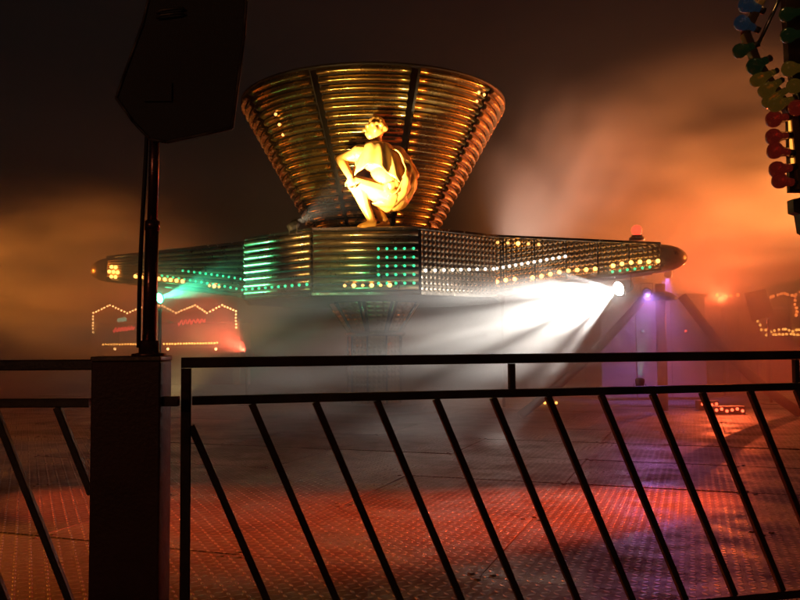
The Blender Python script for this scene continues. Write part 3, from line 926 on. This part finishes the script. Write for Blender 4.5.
# an added lamp post, unseen behind the viewpoint, to light railings and speaker
lpx = (-4.2, -5.0, 3.6)
lp_ = thing('fill_lamp_post', 'added unseen lamp post with a dim warm globe lighting the railings', 'lamp post', (lpx[0], lpx[1], GZ))
q = MB(); q.lathe([(0.16,0.0),(0.16,0.03),(0.06,0.08),(0.045,0.2),(0.035,lpx[2]-GZ-0.14)], 14); q.build('shaft', M['paint_dark'], lp_, True)
q = MB(); q.ball((0,0,lpx[2]-GZ), 0.13, 14, 10); q.build('globe', glow_mat("dim_globe", (1.0,0.5,0.24), 3.0), lp_, True)
gl = bpy.data.lights.new("lamp", 'POINT'); gl.energy = 105; gl.color = (1.0, 0.42, 0.22); gl.shadow_soft_size = 0.14
glo = bpy.data.objects.new("lamp", gl); COL.objects.link(glo); glo.parent = lp_; glo.location = (0, 0.1, lpx[2]-GZ+0.32)
# deck pools
spotlight('red spotlight on a low stand beyond the ornament of lamp caps', (5.2, 7.6, 1.5), (0.75, 6.05, 0), (1.0, 0.08, 0.02), 15000, 28, 0.16, 3, 1.0)
pole_for('low stand carrying the red spotlight', (5.2, 7.6, 1.5))
spotlight('red spotlight on a low stand past the zigzag kiosk side', (-5.4, 7.8, 1.3), (-0.9, 6.0, 0), (1.0, 0.09, 0.02), 2800, 34, 0.16, 3, 1.0)
pole_for('low stand carrying the kiosk-side red spotlight', (-5.4, 7.8, 1.3))
spotlight('orange spotlight on a low stand near the speaker mast', (-4.9, 6.0, 1.2), (-2.3, 5.0, 0), (1.0, 0.22, 0.02), 600, 40, 0.16, 3, 0.9)
pole_for('low stand carrying the orange spotlight', (-4.9, 6.0, 1.2))
spotlight('purple spotlight under the arm with the red beacon', (4.3, 13.9, 2.12), (2.6, 7.2, 0), (0.55, 0.25, 1.0), 200, 34, 0.16, 0.3, 0.9, 'hang')
# smoke washes
wash = [
 ('large orange floodlight on a tall pole beside the bulb-lit stall', (12.0, 15.5, 3.0), (6.0, 17.4, 5.0), (1.0, 0.28, 0.055), 14000, 92),
 ('orange floodlight on a pole beyond the zigzag kiosk', (-10.6, 15.8, 2.7), (-4.0, 16.4, 2.6), (1.0, 0.27, 0.03), 5500, 58),
]
for lab, p_, tg, c_, w_, an_ in wash:
    spotlight(lab, p_, tg, c_, w_, an_, 0.3, 4, 0.9)
    pole_for('tall pole carrying ' + lab.split(' on ')[0], p_, GZ, r_=0.05, drop=0.3)
rd = at(722, 300, 18.5)
spotlight('red floodlight glowing through smoke beside the far speaker', rd, at(705, 240, 16.0), (1.0, 0.12, 0.035), 2600, 110, 0.22, 3, 0.9)
pole_for('short pole carrying the red floodlight', rd)
rk = at(247, 352, 17.0)
spotlight('red floor spotlight sweeping across the front of the zigzag kiosk', rk, at(190, 312, 17.5), (1.0, 0.1, 0.05), 2400, 85, 0.16, 3, 0.9)
pole_for('low stand carrying the red spotlight before the kiosk', rk)
bl = at(668, 276, 16.2)
spotlight('blue spotlight shining down onto the grey booth panel', bl, at(655, 350, 17.2), (0.28, 0.2, 1.0), 1000, 80, 0.16, 0.4, 0.9, 'hang')

# ------------------------------------------------------------------ trestle under the lamp arm
tr = thing('ride_trestle', 'dark steel trestle with bowed legs standing under the beacon end of the arm', 'trestle', (0,0,0))
m0 = at(660, 284, 14.6)
q = MB(); q.tube([(m0.x,m0.y,0.02),(m0.x,m0.y,m0.z)], 0.09, 14); q.build('mast', M['paint_dark'], tr, True)
def bow(p, q_, sag, n=10):
    p, q_ = Vector(p), Vector(q_)
    return [p.lerp(q_, i/n) + Vector((0,0,sag*math.sin(math.pi*i/n))) for i in range(n+1)]
la = at(642, 300, 14.6); lb = at(520, 398, 13.6); lb.z = 0.04
q = MB(); q.tube(bow(la, lb, -0.12), 0.075, 12); q.build('leg', M['paint_dark'], tr, True)
la = at(682, 296, 14.6); lb = at(800, 398, 13.6); lb.z = 0.04
q = MB(); q.tube(bow(la, lb, -0.22), 0.085, 12); q.build('leg', M['paint_dark'], tr, True)
q = MB(); q.lathe([(0.3,0.0),(0.3,0.05),(0.22,0.12),(0.1,0.16)], 20, (m0.x,m0.y,m0.z-0.3)); q.build('head', M['paint_dark'], tr)

# ------------------------------------------------------------------ grey booth panels behind
b0 = at(600, 298, 17.6); b1 = at(705, 298, 17.6)
bp = thing('booth', 'grey panelled control booth washed in purple light behind the trestle', 'booth', (0,0,0))
xs = [lerp(b0.x, b1.x, i/3) for i in range(4)]
for i in range(3):
    q = MB(); q.box((xs[i]+0.008, b0.y, 0.05), (xs[i+1]-0.008, b0.y+0.04, b0.z)); bevel(q.build('panel', M['panel_grey'], bp), 0.006)
q = MB(); q.box((xs[0], b0.y+0.042, 0.002), (xs[3], b0.y+1.6, b0.z-0.01)); q.build('body', M['panel_grey'], bp)
q = MB(); q.box((xs[0]-0.1, b0.y-0.12, b0.z+0.002), (xs[3]+0.02, b0.y+1.7, b0.z+0.07)); q.build('roof', M['paint_dark'], bp)
for px in (643, 686):
    c = at(px, 331, 17.5)
    q = MB(); q.lathe([(0.05,0),(0.05,0.03),(0.035,0.045)], 12, (c.x, c.y+0.07, c.z), (0,-1,0)); bz = q.build('lamp_bezel', M['edge'], bp)
    q = MB(); q.ball((c.x, c.y+0.015, c.z), 0.03, 8, 6); q.build('lamp', M['bulb_red'] if px > 660 else M['neon_green'], bz, True)

# step and kerb at the far rim of the deck
for i, (px, lab) in enumerate(((545, 'amber'), (718, 'red'))):
    pass
def light_bar(label, px0, px1, py, d, mat, n, rows=1, dz=0.09):
    a, b = at(px0, py, d), at(px1, py, d)
    t = thing('light_box', label, 'light', (0,0,0))
    q = MB(); q.box((a.x-0.06, a.y, 0.003), (b.x+0.06, a.y+0.18, a.z+0.06+0.0)); q.build('housing', M['paint_dark'], t)
    for r_ in range(rows):
        for i in range(n):
            x = lerp(a.x, b.x, i/max(1,n-1))
            q = MB(); q.ball((x, a.y-0.025, a.z - dz*r_ + 0.02*math.sin(i*2.1)), 0.028, 8, 6); q.build('bulb', mat, t, True)
light_bar('low box of amber bulbs standing on the deck behind the ride column', 537, 556, 402, 16.5, M['bulb_amber'], 6)
light_bar('low box of red bulbs standing on the deck below the booth', 702, 716, 404, 15.0, M['bulb_red'], 4)
light_bar('longer low box of red bulbs standing on the deck beside the trestle leg', 716, 742, 410, 14.0, M['bulb_red'], 6)

# ------------------------------------------------------------------ kiosk with zigzag bulbs
def bulb_line(q, pts_, step, r_, jitter=0.0):
    pts_ = [Vector(p) for p in pts_]
    for a, b in zip(pts_[:-1], pts_[1:]):
        n = max(1, int((b-a).length/step))
        for i in range(n):
            p = a.lerp(b, i/n)
            q.ball(p + Vector((random.uniform(-jitter,jitter), 0, random.uniform(-jitter,jitter))), r_, 6, 4)
def tri_board(q, pts_, zlow, y0, y1):
    n = len(pts_)
    for i in range(n-1):
        (xa, za), (xb, zb_) = pts_[i], pts_[i+1]
        q.add([(xa,y0,zlow),(xb,y0,zlow),(xb,y0,zb_),(xa,y0,za),(xa,y1,zlow),(xb,y1,zlow),(xb,y1,zb_),(xa,y1,za)],
              [(0,1,2,3),(5,4,7,6),(3,2,6,7),(0,4,5,1)])
def kiosk():
    d = 29.0
    def W(px, py): return at(px, py, d)
    k = thing('kiosk', 'fairground kiosk outlined by a zigzag of amber bulbs', 'kiosk', (0,0,0))
    zz = [(93,332),(93,313),(110,305),(127,313),(147,305),(162,305.5),(176,313),(195,305),(207,313),(222,305),(236,311),(236,331)]
    P = [W(*p) for p in zz]
    y = P[0].y
    top = [(P[i].x, P[i].z+0.05) for i in range(1, len(P)-1)]
    zl = W(160, 322).z
    q = MB(); tri_board(q, top, zl, y+0.05, y+0.18); q.build('fascia', M['kiosk_red'], k)
    x0, x1 = P[0].x, P[-1].x
    for x in (x0, x1):
        q = MB(); q.box((x-0.12,y+0.06,GZ), (x+0.12,y+0.26,zl-0.005)); q.build('corner_post', M['kiosk_cream'], k)
    zc = W(160, 345).z
    q = MB(); q.box((x0+0.13,y+0.1,GZ), (x1-0.13,y+0.5,zc-0.11)); q.build('counter_front', M['kiosk_red'], k)
    q = MB(); q.box((x0+0.05,y+0.0,zc-0.1), (x1-0.05,y+0.6,zc-0.04)); q.build('counter_top', M['kiosk_cream'], k)
    q = MB(); q.box((x0,y+2.6,GZ), (x1,y+2.7,zl)); q.build('back_wall', M['kiosk_cream'], k)
    for x in (x0, x1):
        q = MB(); q.box((x-0.05,y+0.27,GZ), (x+0.05,y+2.59,zl-0.01)); q.build('side_wall', M['kiosk_red'], k)
    q = MB(); q.box((x0-0.1,y+0.19,zl+0.005), (x1+0.1,y+2.8,zl+0.12)); q.build('roof', M['kiosk_red'], k)
    q = MB(); q2 = MB()
    for a, b, mm in ((0,5,q),(5,8,q),(8,11,q2)):
        bulb_line(mm, P[a:b+1] if b == 11 else P[a:b+1], 0.105, 0.036, 0.008)
    tag(q.build('bulb_string', M['bulb_warm'], k, True), kind='stuff')
    tag(q2.build('bulb_string', M['bulb_warm'], k, True), kind='stuff')
    q = MB(); bulb_line(q, [W(103,344.5), W(150,344)], 0.1, 0.04, 0.004); bulb_line(q, [W(164,344), W(220,343)], 0.1, 0.04, 0.006)
    tag(q.build('counter_bulb_string', M['bulb_amber'], k, True), kind='stuff')
    def scribble(nm, x_0, x_1, y_, mat, seed, amp):
        rr = random.Random(seed); n = 34
        pts_ = []
        for i in range(n):
            p = W(lerp(x_0, x_1, i/(n-1)), y_ - 0.10*(lerp(x_0,x_1,i/(n-1))-x_0) + amp*math.sin(i*1.25)*rr.uniform(.5,1))
            pts_.append(Vector((p.x, y+0.02, p.z)))
        s_ = MB(); s_.tube(pts_, 0.02, 6); s_.build(nm, mat, k, True)
    scribble('neon_script', 113, 134, 330, M['neon_red'], 1, 3.4)
    scribble('neon_script', 178, 205, 323, M['neon_red'], 2, 3.2)
    scribble('neon_ornament', 117, 126, 320, M['neon_green'], 4, 3.0)
    for px in (168, 216, 115):
        c = W(px, 349); q = MB(); q.ball((c.x, y-0.02, c.z), 0.05, 8, 6); q.build('counter_lamp', M['bulb_warm'], k, True)
kiosk()

def stall():
    d = 25.0
    def W(px, py): return at(px, py, d)
    k = thing('stall', 'open stall outlined in red and orange bulbs behind the far speaker', 'stall', (0,0,0))
    tl = [(759,296),(770,297),(781,293),(792,296),(803,290),(815,296),(827,290),(840,297)]
    P = [W(*p) for p in tl]; y = P[0].y
    zl = W(780, 306).z
    q = MB(); tri_board(q, [(p.x, p.z+0.05) for p in P], zl, y+0.05, y+0.16); q.build('fascia', M['kiosk_red'], k)
    x0, x1 = P[0].x, P[-1].x
    for x in (x0+0.1, W(795,300).x, x1-0.1):
        q = MB(); q.box((x-0.08,y+0.06,GZ), (x+0.08,y+0.2,zl-0.004)); q.build('post', M['kiosk_cream'], k)
    zc = W(780,331).z
    q = MB(); q.box((x0,y+0.02,zc-0.14), (x1,y+0.6,zc-0.06)); q.build('counter_top', M['kiosk_cream'], k)
    q = MB(); q.box((x0+0.1,y+0.1,GZ), (x1-0.1,y+0.5,zc-0.145)); q.build('counter_front', M['kiosk_red'], k)
    q = MB(); q.box((x0,y+2.4,GZ), (x1,y+2.5,zl)); q.build('back_wall', M['kiosk_cream'], k)
    q = MB(); q.box((x0-0.1,y+0.17,zl+0.004), (x1+0.1,y+2.6,zl+0.1)); q.build('roof', M['kiosk_red'], k)
    q = MB(); bulb_line(q, P, 0.11, 0.05, 0.03); bulb_line(q, [W(795,296), W(797,319)], 0.11, 0.05, 0.03)
    tag(q.build('bulb_string', M['bulb_orange'], k, True), kind='stuff')
    q = MB(); bulb_line(q, [W(758,321), W(761,330), W(770,331)], 0.1, 0.045, 0.02); bulb_line(q, [W(771,332), W(783,329), W(793,331), W(812,328)], 0.1, 0.045, 0.02); bulb_line(q, [W(766,335), W(780,334), W(812,335)], 0.1, 0.045, 0.02)
    tag(q.build('counter_bulb_string', M['bulb_amber'], k, True), kind='stuff')
stall()

# far speaker on its stand
speaker('small dark speaker tilted on a thin stand in front of the bulb-lit stall', [(744,293),(766,288),(775,315),(752,322)], 16.0, 0.4, detail=False)
fs = at(768.5, 322, 16.15)
pole_for('thin stand under the far tilted speaker', fs, 0.0, drop=-0.05)
# little lamps on a far post line
pq = at(738, 294, 21.0)
t = thing('festoon_post', 'thin post topped with small orange festoon bulbs beside the booth', 'post', (pq.x, pq.y, 0))
q = MB(); q.tube([(0,0,0.0),(0,0,pq.z+0.03)], 0.03, 8); q.build('shaft', M['paint_dark'], t, True)
wp = [at(x, y_, 21.0) - Vector((pq.x, pq.y, 0)) for x, y_ in ((706,291),(718,295),(728,296),(738,294))]
q = MB(); q.tube(wp, 0.012, 6); q.build('wire', M['rubber'], t, True)
for x, y_ in ((717,295),(726,296.5),(731,296),(738,295)):
    c = at(x, y_, 20.95) - Vector((pq.x, pq.y, 0))
    q = MB(); q.ball(c, 0.05, 8, 6); q.build('bulb', M['bulb_orange'], t, True)

# ------------------------------------------------------------------ lamp-studded ornament frame near the camera
def lamp_frame():
    d = 3.75
    def W(px, py, dd=0.0): return at(px, py, d+dd)
    lf = thing('ornament_light', 'ornamental frame studded with blue, green, yellow and red lamp caps', 'light frame', (0,0,0))
    path = [(774,-30),(756,2),(741,34),(752,62),(772,92),(789,118),(792,150),(795,190)]
    P = [W(x+4, y) for x, y in path]
    for a, b in zip(P[:-1], P[1:]):
        q = MB(); q.beam(a, b, 0.035, 0.05, up=(0,1,0)); q.build('frame_bar', M['frame_yellow'], lf)
    # inner tie, back plate with lit windows, second wing
    q = MB(); q.tube([W(793,-30), W(757,47)], 0.009, 8); q.build('tie_rod', M['trim'], lf, True)
    q = MB(); pr = [W(788,112), W(803,112), W(806,192), W(790,192)]
    q.add(pr + [p+Vector((0,0.03,0)) for p in pr], [(0,1,2,3),(7,6,5,4)] + [(i,4+i,4+(i+1)%4,(i+1)%4) for i in range(4)])
    bpz = q.build('window_plate', M['paint_dark'], lf)
    for (y0, y1) in ((114,131),(139,150),(158,168)):
        c0, c1 = W(788.5+(y0-114)*0.06, y0, -0.008), W(795+(y1-114)*0.05, y1, -0.008)
        w_ = MB(); w_.box((c0.x, c0.y, c1.z), (c1.x, c0.y+0.006, c0.z)); w_.build('window', M['window_lit'], bpz)
    q = MB(); pr = [W(784,-30), W(812,-30), W(812,120), W(800,100), W(789,62)]
    q.add(pr + [p+Vector((0,0.05,0)) for p in pr], [tuple(range(5)), tuple(reversed(range(5,10)))] + [(i,5+i,5+(i+1)%5,(i+1)%5) for i in range(5)])
    q.build('side_wing', M['paint_dark'], lf)
    def cap(px, py, ang, mat, r_=0.038, dd=-0.02, ln=0.85):
        """a turned lamp cap: narrow neck, flared bell, domed end"""
        o = W(px, py, dd); ang += random.uniform(-9, 9); r_ *= random.uniform(.93, 1.06)
        ax = CAMROT @ Vector((math.cos(R(ang)), math.sin(R(ang)), 0.18+random.uniform(-.15,.2)))
        q = MB()
        q.lathe([(r_*.5,-.02*ln),(r_*.52,.0),(r_*.62,.022*ln),(r_*.9,.04*ln),(r_,.058*ln),(r_*.98,.074*ln),(r_*.8,.089*ln),(r_*.45,.098*ln),(r_*.1,.101*ln)], 18, o, ax)
        c_ = q.build('lamp_cap', mat, lf, True)
        s_ = MB(); s_.lathe([(r_*.42,-.045),(r_*.42,-.018)], 12, o, ax); s_.build('socket', M['edge'], c_, True)
    cap(756, 8, 160, M['cap_blue']); cap(751, 27, 165, M['cap_blue']); cap(768,-14,150,M['bulb_warm'], 0.035)
    cap(750, 47, 195, M['cap_green']); cap(763, 62, 205, M['cap_green'])
    for i, (x, y) in enumerate(((770,74),(776,84),(782,93),(788,101))):
        cap(x, y, 205, M['cap_yellow'], 0.034, -0.02-0.01*i, 1.1)
    for i, (x, y) in enumerate(((783,118),(783,136),(785,152),(787,168),(789,182))):
        cap(x, y, 182, M['cap_red'], 0.039)
    for (x, y, mm) in ((797,12,'cap_green'),(798,34,'cap_green'),(800,68,'cap_yellow'),(803,86,'cap_yellow'),(806,106,'cap_red')):
        cap(x, y, 190, M[mm], 0.036, -0.06)
    # dark foot of the frame and the column that carries it
    q = MB(); pr = [W(793,199), W(812,195), W(812,236), W(803,232), W(800,214), W(794,212)]
    n = len(pr)
    q.add(pr + [p+Vector((0,0.06,0)) for p in pr], [tuple(reversed(range(n))), tuple(range(n,2*n))] + [(i,(i+1)%n,n+(i+1)%n,n+i) for i in range(n)])
    q.build('foot_block', M['paint_dark'], lf)
    cb = W(832, 345)
    q = MB(); q.beam((cb.x, cb.y+0.05, 0.004), (cb.x, cb.y+0.05, W(832,-30).z), 0.12, 0.12, up=(0,1,0)); q.build('column', M['paint_dark'], lf)
    for y in (-20, 60, 150, 215):
        a, b = W(806, y, 0.03), W(832, y, 0.03)
        q = MB(); q.beam(a, b, 0.03, 0.03); q.build('bracket', M['paint_dark'], lf)
lamp_frame()

# ------------------------------------------------------------------ smoke and haze
def cloud(label, centre, radii, mat, rot=(0,0,0)):
    q = MB(); q.ball((0,0,0), 1.0, 24, 14)
    o = q.build('smoke', mat)
    o.location = centre; o.scale = radii; o.rotation_euler = rot
    return tag(o, label, 'smoke', kind='stuff')
wc = at(515, 320, 12.2)
cloud('bright white smoke drifting through the dazzling white beam', wc, (3.3, 1.8, 1.15), smoke_mat('white_beam_smoke', 0.6, 1.4, 0.28, 0.72, (1,1,1.6)), (0, R(-12), 0))
cloud('orange smoke bank beside the ride', (8.0, 18.5, 4.2), (7.0, 6.0, 4.25), smoke_mat('orange_smoke', 0.2, 1.7, 0.3, 0.68, (1,1,1.7)))
cloud('brown smoke bank beyond the speaker mast', (-7.4, 14.4, 2.2), (5.6, 5.0, 2.5), smoke_mat('brown_smoke', 0.85, 1.7, 0.25, 0.75, (1,1,1.8)))
cloud('low smoke rolling over the deck round the column', (0.4, 12.8, 0.95), (8.5, 4.8, 1.7), smoke_mat('deck_smoke', 0.55, 2.4, 0.32, 0.72, (1,1,1.2)))
cloud('reddish smoke wrapped round the beacon end of the arm', (5.7, 13.0, 1.9), (3.3, 2.4, 2.1), smoke_mat('arm_end_smoke', 1.1, 1.5, 0.25, 0.75, (1,1,1.5)))
cloud('pale plume of smoke rising behind the beacon arm', (3.4, 16.8, 4.4), (2.6, 2.2, 3.0), smoke_mat('pale_plume', 0.28, 1.7, 0.32, 0.7, (1,1,0.8)), (0, R(20), 0))
cloud('dense smoke puff added round the dazzling lamp to spread its glare', at(588, 304, 12.6), (1.15, 0.7, 0.5), smoke_mat('glare_puff', 2.0, 1.3, 0.2, 0.7), (0, R(-20), 0))  # added puff that swells the lamp into a glaring patch
gc = at(178, 288, 13.8)
cloud('small puff of smoke in the green beam', gc, (1.0, 0.6, 0.6), smoke_mat('green_beam_smoke', 0.55, 1.6, 0.2, 0.7))
rc_ = at(212, 322, 17.2)
cloud('red lit smoke before the kiosk', rc_, (2.3, 1.5, 1.2), smoke_mat('kiosk_smoke', 0.3, 1.5, 0.25, 0.75, (1,1,1.7)), (0, R(25), 0))

hz = MB(); hz.box((-125, -40, GZ-1.0), (125, 130, 8.5))
hz = hz.build('haze', None)
tag(hz, 'thin even haze hanging over the whole fairground', 'haze', kind='stuff')
hm = NT('haze_air'); hm.n.remove(hm.bsdf)
hv = hm.new("ShaderNodeVolumePrincipled")
hv.inputs["Color"].default_value = (0.8, 0.8, 0.8, 1)
hv.inputs["Density"].default_value = 0.0045
hv.inputs["Anisotropy"].default_value = 0.2
hm.link(hv.outputs[0], hm.out.inputs["Volume"])
hz.data.materials.clear(); hz.data.materials.append(hm.m)
